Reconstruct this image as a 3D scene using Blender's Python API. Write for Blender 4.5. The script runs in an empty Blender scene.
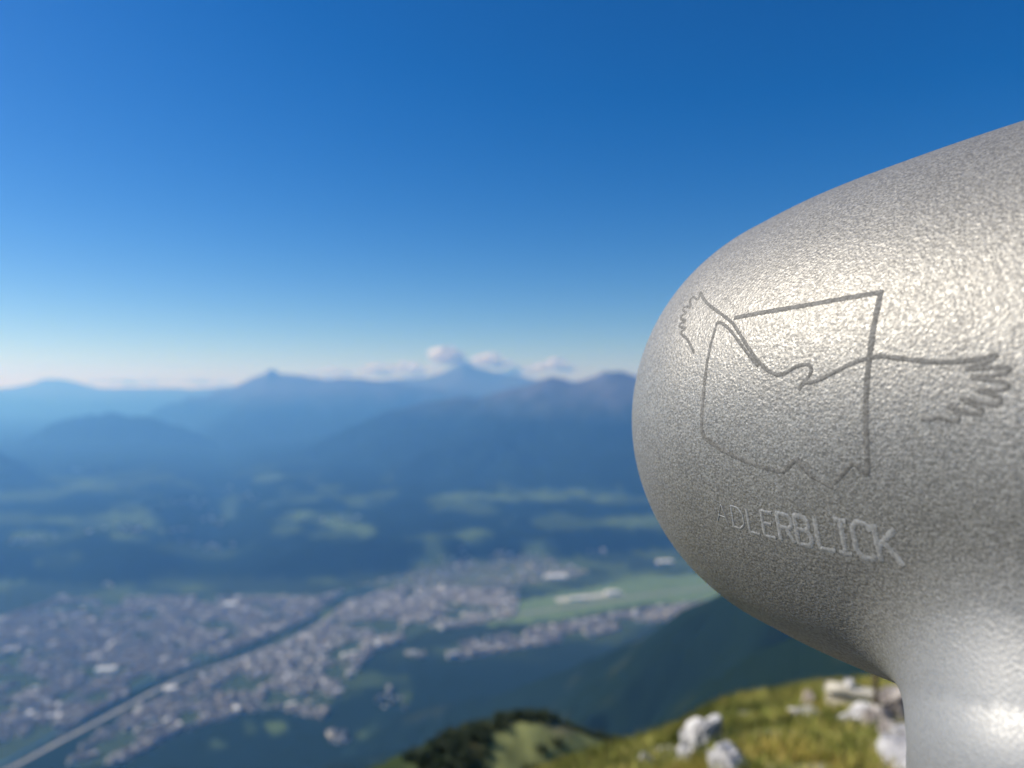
import bpy, math, random
import numpy as np
random.seed(7)
RG = np.random.default_rng(11)
F, CX, CY = 740.0, 512.0, 390.0          # focal length in pixels, image column straight ahead, eye level row
FLOOR = -1690.0                          # valley floor below the eye (m)
SUN_AZ, SUN_EL = -80.0, 38.0            # degrees; azimuth from +Y towards +X (negative = left)

C = bpy.context.scene.collection

# ------------------------------------------------------------------ noise
def _hash(ix, iy, seed):
    h = (ix.astype(np.int64) * 374761393 + iy.astype(np.int64) * 668265263 + seed * 974711) & 0x7fffffff
    h = ((h ^ (h >> 13)) * 1274126177) & 0x7fffffff
    h = (h ^ (h >> 16)) & 0xffff
    return h / 65535.0
def vnoise(x, y, seed=0):
    ix = np.floor(x); iy = np.floor(y); fx = x - ix; fy = y - iy
    fx = fx*fx*(3-2*fx); fy = fy*fy*(3-2*fy)
    a = _hash(ix, iy, seed); b = _hash(ix+1, iy, seed); c = _hash(ix, iy+1, seed); d = _hash(ix+1, iy+1, seed)
    return (a*(1-fx)+b*fx)*(1-fy) + (c*(1-fx)+d*fx)*fy
def fbm(x, y, seed=0, octv=4, gain=.5):
    s = 0; a = 1; n = 0
    for i in range(octv):
        s = s + a*vnoise(x*2**i+17.3*i, y*2**i-9.1*i, seed+i); n += a; a *= gain
    return s/n
def sstep(a, b, x):
    t = np.clip((x-a)/(b-a), 0, 1); return t*t*(3-2*t)
def lerp(a, b, t): return a + (b-a)*t

def wp(px, py, Y): return np.array([(px-CX)/F*Y, Y, (CY-py)/F*Y])

# ------------------------------------------------------------------ terrain heights
def crest(pts, Y=None):
    out = []
    for p in pts:
        out.append(wp(p[0], p[1], p[2] if len(p) > 2 else Y))
    return np.array(out)
RIDGES = [  # crest polyline, side slope, spur noise amplitude, wavelength
 (crest([(-300,384),(-80,381),(0,386),(30,380),(52,377),(78,382),(100,388),(150,388),(200,388),(260,384),(330,380),(500,380),(700,381),(1100,378),(1500,384)], 35000), .30, 250, 4000),
 (crest([(330,384),(380,380),(410,378),(424,378),(438,374),(450,368),(462,363),(474,367),(490,370),(510,374),(540,379),(570,381),(700,380),(900,376)], 28500), .42, 260, 3000),
 (crest([(60,470),(120,435),(170,402),(215,391),(245,381),(260,374),(269,367),(277,373),(300,375),(320,379),(350,377),(380,381),(410,384),(460,392),(520,400)], 23500), .40, 240, 2600),
 (crest([(235,476),(270,464),(300,452),(340,431),(380,413),(420,404),(455,397),(470,398),(490,402),(510,392),(530,384),(550,376),(560,379),(568,383),(580,379),(592,376),(602,371),(612,372),(625,374),(640,377),(700,370),(800,374),(950,380),(1300,390)], 15200), .44, 260, 1900),
 (crest([(548,378,15000),(530,400,14000),(505,422,13200),(460,452,12300),(410,482,11200),(350,503,10300)]), .34, 160, 1300),
 (crest([(0,456),(30,438),(55,424),(82,415),(112,412),(150,417),(195,430),(235,450),(265,468)], 17500), .36, 150, 2000),
 (crest([(-400,400),(-150,425),(-50,446),(0,459),(40,470),(90,488),(140,503)], 11500), .40, 120, 1300),
 # side of the mountain range the viewer stands on
 (crest([(1300,400,2000),(1050,450,2100),(900,510,2200),(800,556,2300),(720,594,2450),(675,618,2600),(640,638,2750),(600,660,2920),(560,676,3080),(500,694,3300),(440,708,3450)]), .52, 70, 420),
 (crest([(1100,520,1300),(900,590,1350),(800,640,1400),(720,690,1450),(650,735,1500)]), .62, 40, 260),
]
NEAR_PX = np.array([0, 300, 450, 560, 600, 640, 680, 700, 720, 740, 760, 800, 860, 1000, 1150, 1500])
NEAR_Y  = np.array([7, 7, 7, 7.2, 8, 8.6, 9.4, 9.9, 10.5, 11, 11.6, 12.3, 13.2, 13, 10, 7])
NEAR_PY = np.array([880, 860, 815, 774, 757, 746, 733, 722, 710, 703, 698, 691, 684, 690, 760, 880])
KNOLL = crest([(370,815,86),(400,790,90),(420,772,93),(440,758,95),(462,743,98),(482,731,100),(500,724,102),(520,720,103),(540,720,104),(560,723,105),(580,729,106),(600,736,108),(620,743,109),(645,750,112),(700,765,116)])

def dist_poly(x, y, P):
    best = np.full(x.shape, 1e12); z = np.zeros(x.shape)
    for a, b in zip(P[:-1], P[1:]):
        dx, dy = b[0]-a[0], b[1]-a[1]
        t = np.clip(((x-a[0])*dx + (y-a[1])*dy)/(dx*dx+dy*dy), 0, 1)
        d2 = (x-a[0]-t*dx)**2 + (y-a[1]-t*dy)**2
        m = d2 < best
        best = np.where(m, d2, best); z = np.where(m, a[2]+t*(b[2]-a[2]), z)
    return np.sqrt(best), z
def near_h(x, y):
    r = np.hypot(x, y); th = np.arctan2(x, y)
    thc = np.clip(np.abs(th), 0, math.radians(50))
    u = r*np.cos(thc)
    px = CX + F*np.tan(np.sign(th)*np.clip(np.abs(th), 0, math.radians(52)))
    back = sstep(math.radians(48), math.radians(80), np.abs(th))
    Yc = lerp(np.interp(px, NEAR_PX, NEAR_Y), 7, back); pc = lerp(np.interp(px, NEAR_PX, NEAR_PY), 880, back)
    z0 = -1.62; zc = (CY-pc)/F*Yc
    s = u/Yc; g1 = zc/(zc-z0); b = g1-2; a = 1-b
    zi = z0+(zc-z0)*(a*s*s+b*s**3)
    e = np.maximum(u-Yc, 0)
    zo = zc + zc/Yc*e - .35*e**1.25
    z = np.where(s < 1, zi, zo)
    z = z + .10*(fbm(x*.9, y*.9, 5, 3)-.5)*sstep(1, 4, r) + .035*(fbm(x*4, y*4, 9, 3)-.5)*sstep(1, 3, r)
    return np.where(r < 60, z, -1e5)
def height(x, y):
    x = np.asarray(x, float); y = np.asarray(y, float)
    r = np.hypot(x, y); th = np.abs(np.arctan2(x, y))
    u = r*np.cos(np.clip(th, 0, math.radians(60)))
    mid = np.interp(u, [0, 60, 1500, 2500, 3350, 3600], [-2, -40, -950, -1440, FLOOR-5, FLOOR-60])
    mid = mid + (fbm(x/140, y/140, 3, 4)-.5)*60*sstep(100, 900, r)*(1-sstep(2400, 3300, u))
    h = mid
    far = r > 150
    H = np.full(x.shape, FLOOR-60.0)
    # terrace on the far side of the valley
    q = x/np.maximum(y, 1)
    fw = y > 0
    yf = np.interp(q, [-1.2, -.75, -.55, -.3, -.15, .05, .3, 1.2], [6400, 6200, 6150, 6250, 6600, 7100, 7700, 8500])
    yf = yf + 260*(fbm(x/700, y/700, 21, 2)-.5)
    ter = FLOOR + 235*sstep(0, 700, y-yf) + (y-yf-700)*.022*(y > yf+700)
    gap = np.exp(-((x+.40*y)/(430+.02*y))**2)             # side valley running away to the south
    ter = ter - gap*170*sstep(0, 900, y-yf)
    ter = ter + 46*(fbm(x/900, y/600, 31, 4)-.5)*sstep(0, 900, y-yf)
    H = np.where(fw, np.maximum(H, ter), H)
    for i, (P, k, amp, wl) in enumerate(RIDGES):
        wa = 300 if wl >= 1200 else 40
        wx = wa*(fbm(x/(wl*.8), y/(wl*.8), 300+i, 3)-.5); wy = 4*wa*(fbm(x/(wl*.8)+9, y/(wl*.8), 330+i, 3)-.5)
        d, zc = dist_poly(x+wx, y+wy, P)
        Ps = P.copy()
        for _ in range(14): Ps[1:-1, 2] = (Ps[:-2, 2]+2*Ps[1:-1, 2]+Ps[2:, 2])/4
        _, zs_ = dist_poly(x+wx, y+wy, Ps)
        zc = lerp(zc, zs_, sstep(0, wl*.55, d))
        n = fbm(x/wl, y/wl, 40+i, 4)
        rg = 1-np.abs(2*n-1)
        prof = k*np.sqrt(d*d+(wl*.05)**2) - k*wl*.05
        z = zc - prof*(1-.25*sstep(0, 1, d*k/900)) + (rg-.62)*amp*sstep(0, wl*.6, d) + (fbm(x/wl*5, y/wl*5, 70+i, 4)-.5)*amp*.36
        H = np.maximum(H, z)
    # horizon ring behind and beside the viewer
    ring = -200+650*fbm(x/5000, y/5000, 91, 4) - np.abs(r-16000)*.22
    side = sstep(math.radians(50), math.radians(75), th)
    H = np.where(side > 0, np.maximum(H, ring*side + (FLOOR-200)*(1-side)), H)
    H = np.where(far, H, -1e5)
    h = np.maximum(h, H)
    # blend into the valley floor
    k = 26.0
    a = h-FLOOR
    h = FLOOR + np.where(a > 300, a, k*np.log1p(np.exp(np.clip(a, -600, 600)/k)))
    # grassy knoll
    d, zc = dist_poly(x, y, KNOLL)
    kn = zc - .62*np.sqrt(d*d+9) + .62*3 + 1.6*(fbm(x/9, y/9, 55, 4)-.5)
    kn = np.where(r < 400, kn, -1e5)
    h = np.maximum(h, kn)
    return np.maximum(h, near_h(x, y))

def hit(px, py, y0=3.0, y1=40000.0):
    """ground point seen in a given direction from the viewer (used to read the map off the photograph)"""
    ys = np.exp(np.linspace(math.log(y0), math.log(y1), 2600))
    x = (px-CX)/F*ys; z = (CY-py)/F*ys
    g = height(x, ys)
    m = np.nonzero(z <= g)[0]
    i = m[0] if len(m) else len(ys)-1
    return np.array([x[i], ys[i], g[i]])

# ------------------------------------------------------------------ materials
def mat(name, col=(.5,.5,.5), rough=.8, metal=0, spec=.5):
    m = bpy.data.materials.new(name); m.use_nodes = True
    b = m.node_tree.nodes['Principled BSDF']
    b.inputs['Base Color'].default_value = (*col, 1); b.inputs['Roughness'].default_value = rough
    b.inputs['Metallic'].default_value = metal; b.inputs['Specular IOR Level'].default_value = spec
    return m
def nd(m, t, **kw):
    n = m.node_tree.nodes.new(t)
    for k, v in kw.items():
        if k in n.inputs.keys(): n.inputs[k].default_value = v
        else: setattr(n, k, v)
    return n
def ln(m, a, ao, b, bi): m.node_tree.links.new(a.outputs[ao], b.inputs[bi])
def bsdf(m): return m.node_tree.nodes['Principled BSDF']

def noisy(name, c1, c2, scale, rough=.9, detail=5, bump=0, bscale=None, bdist=.01, ramp=(.35,.65), spec=.3):
    m = mat(name, c1, rough, 0, spec)
    tc = nd(m, 'ShaderNodeTexCoord'); n = nd(m, 'ShaderNodeTexNoise'); n.inputs['Scale'].default_value = scale; n.inputs['Detail'].default_value = detail
    ln(m, tc, 'Object', n, 'Vector')
    r = nd(m, 'ShaderNodeValToRGB'); r.color_ramp.elements[0].position = ramp[0]; r.color_ramp.elements[1].position = ramp[1]
    r.color_ramp.elements[0].color = (*c1, 1); r.color_ramp.elements[1].color = (*c2, 1)
    ln(m, n, 'Fac', r, 'Fac'); ln(m, r, 'Color', bsdf(m), 'Base Color')
    if bump:
        n2 = nd(m, 'ShaderNodeTexNoise'); n2.inputs['Scale'].default_value = bscale or scale*3; n2.inputs['Detail'].default_value = 6
        ln(m, tc, 'Object', n2, 'Vector')
        b = nd(m, 'ShaderNodeBump'); b.inputs['Strength'].default_value = bump; b.inputs['Distance'].default_value = bdist
        ln(m, n2, 'Fac', b, 'Height'); ln(m, b, 'Normal', bsdf(m), 'Normal')
    return m

def mesh_obj(name, verts, faces, m, parent=None, smooth=True, mats=None, fmat=None):
    me = bpy.data.meshes.new(name)
    verts = np.asarray(verts, float)
    if isinstance(faces, np.ndarray):
        nf, k = faces.shape
        me.vertices.add(len(verts)); me.vertices.foreach_set('co', verts.astype(np.float32).ravel())
        me.loops.add(nf*k); me.loops.foreach_set('vertex_index', faces.astype(np.int32).ravel())
        me.polygons.add(nf); me.polygons.foreach_set('loop_start', (np.arange(nf)*k).astype(np.int32))
        me.update(calc_edges=True); me.validate()
    else:
        me.from_pydata([tuple(v) for v in verts], [], faces)
    for mm in (mats or [m]): me.materials.append(mm)
    if fmat is not None: me.polygons.foreach_set('material_index', np.asarray(fmat, np.int32))
    me.polygons.foreach_set('use_smooth', np.full(len(me.polygons), smooth))
    me.update()
    o = bpy.data.objects.new(name, me); C.objects.link(o)
    if parent: o.parent = parent
    return o
def tag(o, label=None, cat=None, group=None, kind=None):
    if label: o['label'] = label
    if cat: o['category'] = cat
    if group: o['group'] = group
    if kind: o['kind'] = kind
    return o

# ------------------------------------------------------------------ terrain sheet
th_in = np.radians(np.arange(-40, 40.0001, .088))
th_out = np.radians(np.arange(42, 319, 2.5))
TH = np.concatenate([th_in, th_out])
RR = np.concatenate([np.array([.5, 1, 1.5, 2, 2.5]), np.exp(np.arange(math.log(3), math.log(41000), .0132))])
T, R_ = np.meshgrid(TH, RR)
X = R_*np.sin(T); Y = R_*np.cos(T)
Z = height(X, Y)
nr, nt = X.shape
Vt = np.c_[X.ravel(), Y.ravel(), Z.ravel()]
Vt = np.vstack([Vt, [[0, 0, -1.62]]])
i, j = np.meshgrid(np.arange(nr-1), np.arange(nt), indexing='ij')
j2 = (j+1) % nt
Fq = np.stack([i*nt+j, i*nt+j2, (i+1)*nt+j2, (i+1)*nt+j], -1).reshape(-1, 4)[:, ::-1]
# slope from the grid
xs, ys, zs = X.ravel(), Y.ravel(), Z.ravel()
gz = np.abs(np.gradient(Z, axis=0))/np.maximum(np.gradient(R_, axis=0), 1e-6)
slope = gz.ravel()
FOREST = np.array([.009,.019,.012]); MEADOW = np.array([.10,.145,.05]); ROCKC = np.array([.30,.285,.26])
URB = np.array([.075,.085,.085]); ALP = np.array([.14,.15,.06]); DRY = np.array([.24,.21,.11])
rr = np.hypot(xs, ys)
col = np.empty((len(xs), 3)); col[:] = FOREST
n1 = fbm(xs/260, ys/260, 101, 5)[:, None]; n2 = fbm(xs/900, ys/900, 111, 4)[:, None]
col = col*(.65+.7*n1)
hh = zs-FLOOR
# valley floor: fields and woods in patches
flat = (hh < 45) & (rr > 2900)
fld = sstep(.52, .60, fbm(xs/330, ys/260, 121, 3))[:, None]
floorc = lerp(lerp(FOREST*1.3, np.array([.026,.042,.025]), sstep(4200, 5600, ys)[:, None]), MEADOW*.7, fld*sstep(4300, 5600, ys)[:, None]*.8)
col = np.where(flat[:, None], floorc, col)
# terrace and side valley: scattered meadows
terr = ((hh >= 45) & (hh < 520) & (ys > 6500) & (slope < .16))
tm = (sstep(.56, .62, fbm(xs/620, ys/900, 131, 4))*np.exp(-((ys-9500)/3300)**2))[:, None]
col = np.where(terr[:, None], lerp(col, MEADOW, tm*.4), col)
# high ground above the tree line
tl = sstep(-620, -330, zs + 260*(n2[:, 0]-.5))*(rr > 5000)
al = lerp(np.array([.10,.12,.06]), np.array([.20,.185,.165]), sstep(-300, 60, zs+500*(n1[:, 0]-.5)))if False else None
s2 = sstep(-380, 80, zs+520*(n1[:, 0]-.5))[:, None]
col = lerp(col, lerp(np.array([.035,.048,.035]), np.array([.085,.09,.095]), s2), (tl*.9)[:, None])
# map features: meadows and clearings (photograph column, row, half-widths in pixels)
CLEAR = [(540,496,95,5,.9),(455,497,22,4,.6),(620,500,40,4,.6),(640,521,42,6,1),(472,533,22,5,1),(435,540,14,6,.6),(345,530,36,9,1),(320,517,50,5,.8),(365,502,22,6,.7),(300,498,24,5,.7),
 (270,478,18,4,.8),(330,488,14,3,.7),(150,478,60,5,.5),(105,486,40,6,.6),(70,478,28,4,.5),(130,512,22,9,.9),(155,527,14,7,.9),(108,521,14,7,.8),(35,536,30,4,.8),(130,537,24,5,.9),(60,520,18,5,.5),(230,505,10,14,.5),(300,515,22,5,.8),(285,530,18,4,.7),
 (175,584,28,7,.8),(60,560,25,4,.5),(545,560,20,8,.6),(535,553,14,5,.5),(440,568,30,6,.7),(480,572,45,7,.7),(620,580,50,8,.9),
 (372,680,36,9,1),(345,692,22,8,.6),(405,688,9,16,.5),(276,728,14,7,1),(250,728,8,8,.7),(14,722,16,8,.9),(132,753,9,5,1),(215,745,12,5,.5),(370,732,16,8,.5),(318,712,9,8,.4),(330,640,16,6,.6)]
for (px, py, w, h, s) in CLEAR:
    p = hit(px, py, 200)
    rx = w*p[1]/F; ry = max(h*p[1]**2/(F*abs(p[2])), 10)
    m = (np.abs(xs-p[0]) < rx*2.2) & (np.abs(ys-p[1]) < ry*2.6)
    if not m.any(): continue
    xx = xs[m]-p[0] - (px-CX)/F*(ys[m]-p[1]); yy = ys[m]-p[1]
    wob = fbm(xs[m]/(rx*.3), ys[m]/(rx*.3), 200+int(px), 5, .65)
    cu = xs[m]*.9+ys[m]*.4+120*vnoise(xs[m]/400, ys[m]/400, 12); cw = -xs[m]*.4+ys[m]*.9
    patch = _hash(np.floor(cu/210), np.floor(cw/170), 77)
    e = (xx/rx)**2+(yy/ry)**2 + (wob-.5)*1.7
    k = (1-sstep(.45, 1.1, e))*s*(.25+.75*sstep(.25, .75, patch))*.68
    c = MEADOW*1.25*(.75+.5*fbm(xs[m]/180, ys[m]/180, 141, 3))[:, None]
    col[m] = lerp(col[m], c, k[:, None])
def floor_poly(pp): return np.array([[ (px-CX)/F*(-FLOOR*F/(py-CY)), -FLOOR*F/(py-CY)] for px, py in pp])
def inside(x, y, P):
    c = np.zeros(x.shape, bool); n = len(P)
    for a in range(n):
        x1, y1 = P[a]; x2, y2 = P[(a+1) % n]
        if y1 == y2: continue
        cond = ((y1 > y) != (y2 > y)) & (x < (x2-x1)*(y-y1)/(y2-y1)+x1)
        c ^= cond
    return c
DIST = {
 'old': floor_poly([(-60,660),(-40,640),(0,620),(60,602),(200,599),(320,600),(345,592),(312,620),(255,645),(150,686),(85,722),(10,768),(-60,800)]),
 'east': floor_poly([(345,606),(400,590),(520,592),(515,620),(420,636),(372,655),(345,690),(322,722),(270,712),(225,722),(180,735),(120,768),(60,775),(100,735),(160,700),(230,668),(320,630)]),
 'west': floor_poly([(430,652),(520,634),(640,612),(710,604),(700,618),(640,630),(560,645),(500,655),(460,662)]),
 'beyond': floor_poly([(350,588),(400,578),(460,564),(540,560),(590,573),(565,584),(500,588),(420,590)]),
}
wn = 90*(fbm(xs/300, ys/300, 151, 3)-.5)
for k, P in DIST.items():
    m = inside(xs+wn, ys+wn, P) & (hh < 60)
    park = sstep(.55, .64, fbm(xs/210, ys/210, 161, 3))
    c = lerp(URB*1.0, np.array([.045,.07,.035]), park[:, None])
    if k == 'beyond': c = lerp(np.array([.12,.14,.07]), c, .45)
    col = np.where(m[:, None], c, col)
AIR = floor_poly([(455,620),(520,603),(640,580),(730,574),(730,602),(640,606),(560,622),(490,628)])
m = inside(xs, ys, AIR)
col = np.where(m[:, None], np.array([.13,.19,.085])*(.8+.4*fbm(xs/150, ys/60, 171, 3))[:, None], col)
# own mountainside: woods with pale gullies
own = (rr > 60) & (ys < 4200) & (hh > 60)
g = sstep(.60, .75, fbm(xs/120, ys/120, 181, 4))*.16
col = np.where(own[:, None], lerp(FOREST*(.75+.6*n1), ALP*.6, g[:, None]), col)
# knoll and the ground nearby
kn = (rr > 30) & (rr <= 160)
kc = lerp(ALP*1.7, DRY*1.1, sstep(.45, .7, fbm(xs/7, ys/7, 191, 4))[:, None])
dk, _ = dist_poly(xs, ys, KNOLL)
pin = sstep(3, -3, xs + 4.5 + 4*(fbm(xs/6, ys/6, 195, 3)-.5))
kc = lerp(kc, np.array([.03,.045,.02]), pin[:, None])
kc = lerp(kc, np.array([.07,.085,.04]), (.5*sstep(.6, .75, fbm(xs/3+7, ys/3, 196, 3)))[:, None])
col = np.where((kn & (dk < 45))[:, None], kc, col)
nr_ = rr <= 30
gn = fbm(xs*1.1, ys*1.1, 201, 4)[:, None]; gn2 = fbm(xs*2.6, ys*2.6, 211, 3)[:, None]
nc = lerp(np.array([.16,.19,.045]), np.array([.22,.18,.07]), sstep(.42, .68, gn))
nc = lerp(nc, np.array([.33,.31,.28]), sstep(.62, .72, gn2)*.9)
nc = lerp(np.array([.11,.10,.075])*(.7+.6*gn2), nc, sstep(2.2, 4.2, rr)[:, None])
col = np.where(nr_[:, None], nc, col)
col = np.vstack([col, [[.3,.28,.25]]])

mt = mat('ground cover', rough=1, spec=0)
at_ = nd(mt, 'ShaderNodeAttribute'); at_.attribute_name = 'cover'
ln(mt, at_, 'Color', bsdf(mt), 'Base Color')
terrain = mesh_obj('terrain', Vt, Fq, mt)
fan = [(nt*1-0, 0, 0)]
a = terrain.data.color_attributes.new('cover', 'FLOAT_COLOR', 'POINT')
a.data.foreach_set('color', np.c_[col, np.ones(len(col))].astype(np.float32).ravel())
tag(terrain, kind='structure')
terrain.name = 'mountain_terrain'
# small disc closing the sheet under the viewer
n = 24
cv = [(0, 0, -1.62)] + [(.62*math.sin(k/n*2*math.pi), .62*math.cos(k/n*2*math.pi), -1.628) for k in range(n)]
tag(mesh_obj('summit_ground', cv, [(0, (k+1) % n+1, k+1) for k in range(n)], noisy('summit gravel', (.08,.07,.055), (.14,.13,.10), 30)), kind='structure')

# ------------------------------------------------------------------ strips on the valley floor
def strip(name, pts, w, lift, m, label=None):
    P = floor_poly(pts)
    # resample
    out = []
    for a_, b_ in zip(P[:-1], P[1:]):
        for t in np.linspace(0, 1, 12, endpoint=False): out.append(a_+(b_-a_)*t)
    out.append(P[-1]); P = np.array(out)
    for _ in range(6): P[1:-1] = (P[:-2]+2*P[1:-1]+P[2:])/4
    d = np.gradient(P, axis=0); d /= np.linalg.norm(d, axis=1)[:, None]
    nrm = np.c_[-d[:, 1], d[:, 0]]
    A = P+nrm*w/2; B = P-nrm*w/2
    za = height(A[:, 0], A[:, 1]); zb = height(B[:, 0], B[:, 1]); z = np.maximum(np.maximum(za, zb), FLOOR+18.1)+lift
    v = np.vstack([np.c_[A, z], np.c_[B, z]]); k = len(P)
    f = [(q, q+1, q+1+k, q+k) for q in range(k-1)]
    o = mesh_obj(name, v, f, m)
    tag(o, label, kind='structure'); return o
strip('river', [(-40,792),(30,752),(95,712),(152,683),(200,662),(255,640),(303,618),(345,596),(400,582)], 30, 1.5, mat('river water', (.03,.05,.05), .15, 0, .5))
strip('railway_yard', [(0,785),(26,764),(95,727),(155,694),(190,678)], 26, 2.5, noisy('railway gravel', (.22,.22,.21), (.36,.35,.33), .02))
strip('railway_line', [(190,678),(240,662),(290,643),(322,625),(352,602)], 18, 3.0, noisy('track gravel', (.26,.25,.24), (.40,.38,.35), .02))
strip('runway', [(480,622),(560,611),(640,598),(740,586)], 40, 2.0, mat('runway concrete', (.22,.22,.21), .9))
strip('apron', [(556,603),(590,599),(622,595)], 95, 3.2, noisy('apron concrete', (.42,.41,.39), (.55,.54,.52), .01))

# ------------------------------------------------------------------ buildings of the town
wall_m = [mat('white render', (.62,.64,.64), .9), mat('cream render', (.55,.51,.43), .9), mat('grey render', (.30,.31,.31), .9), mat('rose render', (.33,.31,.29), .9)]
roof_m = [mat('tile roof', (.115,.095,.085), .9), mat('slate roof', (.07,.075,.08), .8), mat('gravel roof', (.26,.26,.25), .9), mat('pale metal roof', (.70,.71,.72), .6)]
MATS = wall_m+roof_m
def house_geo(w, d, h, rh, wi, ri):
    v = [(-w/2,-d/2,-6),(w/2,-d/2,-6),(w/2,d/2,-6),(-w/2,d/2,-6),(-w/2,-d/2,h),(w/2,-d/2,h),(w/2,d/2,h),(-w/2,d/2,h)]
    f = [(0,1,5,4),(1,2,6,5),(2,3,7,6),(3,0,4,7)]; fm = [wi]*4
    e = .6
    v += [(-w/2-e,-d/2-e,h+.05),(w/2+e,-d/2-e,h+.05),(w/2+e,d/2+e,h+.05),(-w/2-e,d/2+e,h+.05)]
    ins = min(d/2, w/2)*.7 if rh > 1 else 0
    if rh > 1:
        v += [(-w/2+ins,0,h+rh),(w/2-ins,0,h+rh)]
        f += [(8,9,13,12),(9,10,13),(10,11,12,13),(11,8,12)]; fm += [4+ri]*4
    else:
        v += [(-w/2-e,-d/2-e,h+.8),(w/2+e,-d/2-e,h+.8),(w/2+e,d/2+e,h+.8),(-w/2-e,d/2+e,h+.8)]
        f += [(8,9,13,12),(9,10,14,13),(10,11,15,14),(11,8,12,15),(12,13,14,15)]; fm += [4+ri]*5
    return np.array(v), f, fm
spots = []
dens = {'old': 10500, 'east': 6500, 'west': 1500, 'beyond': 420}
for k, P in DIST.items():
    lo, hi = P.min(0), P.max(0); got = 0; tries = 0
    ang0 = {'old': .5, 'east': .62, 'west': .15, 'beyond': .2}[k]
    while got < dens[k] and tries < 400000:
        q = RG.uniform(lo, hi, (4000, 2)); tries += 4000
        m = inside(q[:, 0], q[:, 1], P)
        park = fbm(q[:, 0]/210, q[:, 1]/210, 161, 3)
        cl = fbm(q[:, 0]/120, q[:, 1]/120, 303, 3)
        m &= (park < .60+.05*RG.random(len(q))) & (cl > .26+.22*RG.random(len(q)))
        for p in q[m]:
            if got >= dens[k]: break
            big = RG.random() < (.05 if k == 'old' else .09)
            spots.append((k, p[0], p[1], ang0+RG.choice([0, math.pi/2])+RG.normal()*.12, big)); got += 1
# villages in the side valley and on the terrace
VILL = [(190,503,60,5,14),(210,520,40,5,12),(205,545,50,5,16),(225,490,30,3,6),(180,530,30,3,8),(460,568,40,6,14),(240,498,40,4,8),(120,530,50,4,10),(30,540,50,4,10),(555,577,60,3,10),(330,520,60,3,10),(600,553,30,3,6),(60,600,30,4,8),(110,586,10,3,4),(90,470,50,3,6),(390,700,30,8,10),(340,740,30,8,14),(420,655,30,3,8)]
for (px, py, sp, sy, n) in VILL:
    for _ in range(n):
        p = hit(px+RG.normal()*sp*.25, py+RG.normal()*sy*.5, 2500)
        spots.append(('village', p[0], p[1], RG.uniform(0, 3.1), RG.random() < .3))
B = []
for (k, x, y, an, big) in spots:
    if big: w, d, h, rh, ri = RG.uniform(24, 52), RG.uniform(13, 22), RG.uniform(9, 26), 0, RG.choice([1, 2, 2, 3])
    else: w, d, h, rh, ri = RG.uniform(12, 26), RG.uniform(9, 15), RG.uniform(7, 18), RG.uniform(3, 5.5), RG.choice([0, 0, 0, 1, 1, 2])
    B.append((k, x, y, an, w, d, h, rh, int(RG.choice([0, 0, 0, 1, 1, 2, 3])), int(ri)))
xy = np.array([(b[1], b[2]) for b in B]); bz = height(xy[:, 0], xy[:, 1])
# keep clear of the river and the railway
clear_d, _ = dist_poly(xy[:, 0], xy[:, 1], np.c_[floor_poly([(-40,790),(60,740),(155,690),(255,652),(322,621),(352,599)]), np.zeros(6)])
size = np.array([b[4]*b[6] for b in B])/np.maximum(xy[:, 1], 1)**2
pxs = CX+F*xy[:, 0]/xy[:, 1]; pys = CY-F*bz/xy[:, 1]
ok = (clear_d > 30)
seen = ok & (pxs > -5) & (pxs < 900) & (pys < 775) & ((pxs < 400) | (pys < 700)) & ((pxs < 640) | (pys < 625))
order = [q for q in np.argsort(-size) if seen[q]][:290]
single = set(order)
Vb, Fb, Mb, off = [], [], [], 0
WHERE = {'old': ('town building among the roofs between left edge and river', 'blurred buildings of the old town side'),
 'east': ('town building on the near side of the valley railway', 'blurred buildings along the near side of the railway'),
 'west': ('building between the airfield and the dark wooded slope', 'blurred buildings beside the airfield'),
 'beyond': ('building on the fields beyond the airfield', 'blurred buildings beyond the airfield'),
 'village': ('house of a blurred village amid woods and meadows', 'blurred village houses')}
proto = {}
for q, b in enumerate(B):
    if not ok[q]: continue
    k, x, y, an, w, d, h, rh, wi, ri = b
    if q in single:
        key = (wi, ri, rh > 1)
        if key not in proto:
            v, f, fm = house_geo(1, 1, 1, 0, wi, ri) if False else house_geo(w, d, h, rh, wi, ri)
            me_o = mesh_obj('town_building', v, f, None, smooth=False, mats=MATS, fmat=fm); proto[key] = (me_o, w, d, h)
            o = me_o; sc = (1, 1, 1)
        else:
            po, w0, d0, h0 = proto[key]; o = po.copy(); C.objects.link(o); sc = (w/w0, d/d0, h/h0)
        o.scale = sc; o.location = (x, y, bz[q]); o.rotation_euler = (0, 0, an)
        kind_ = 'long flat roofed' if rh <= 1 else 'hip roofed'
        nm = {'old': 'old_town_building', 'east': 'town_building', 'west': 'airfield_side_building', 'beyond': 'outlying_building', 'village': 'village_house'}[k]
        o.name = nm
        tag(o, kind_+' '+WHERE[k][0], 'building', kind_+' '+WHERE[k][1])
    else:
        v, f, fm = house_geo(w, d, h, rh, wi, ri)
        c, s = math.cos(an), math.sin(an)
        v2 = np.c_[v[:, 0]*c-v[:, 1]*s+x, v[:, 0]*s+v[:, 1]*c+y, v[:, 2]+bz[q]]
        Vb.append(v2); Fb += [tuple(off+a_ for a_ in ff) for ff in f]; Mb += fm; off += len(v)
o = mesh_obj('city_buildings', np.vstack(Vb), Fb, None, smooth=False, mats=MATS, fmat=Mb)
tag(o, 'countless small pale roofs and walls of the city filling the valley floor', 'buildings', kind='stuff')
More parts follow.
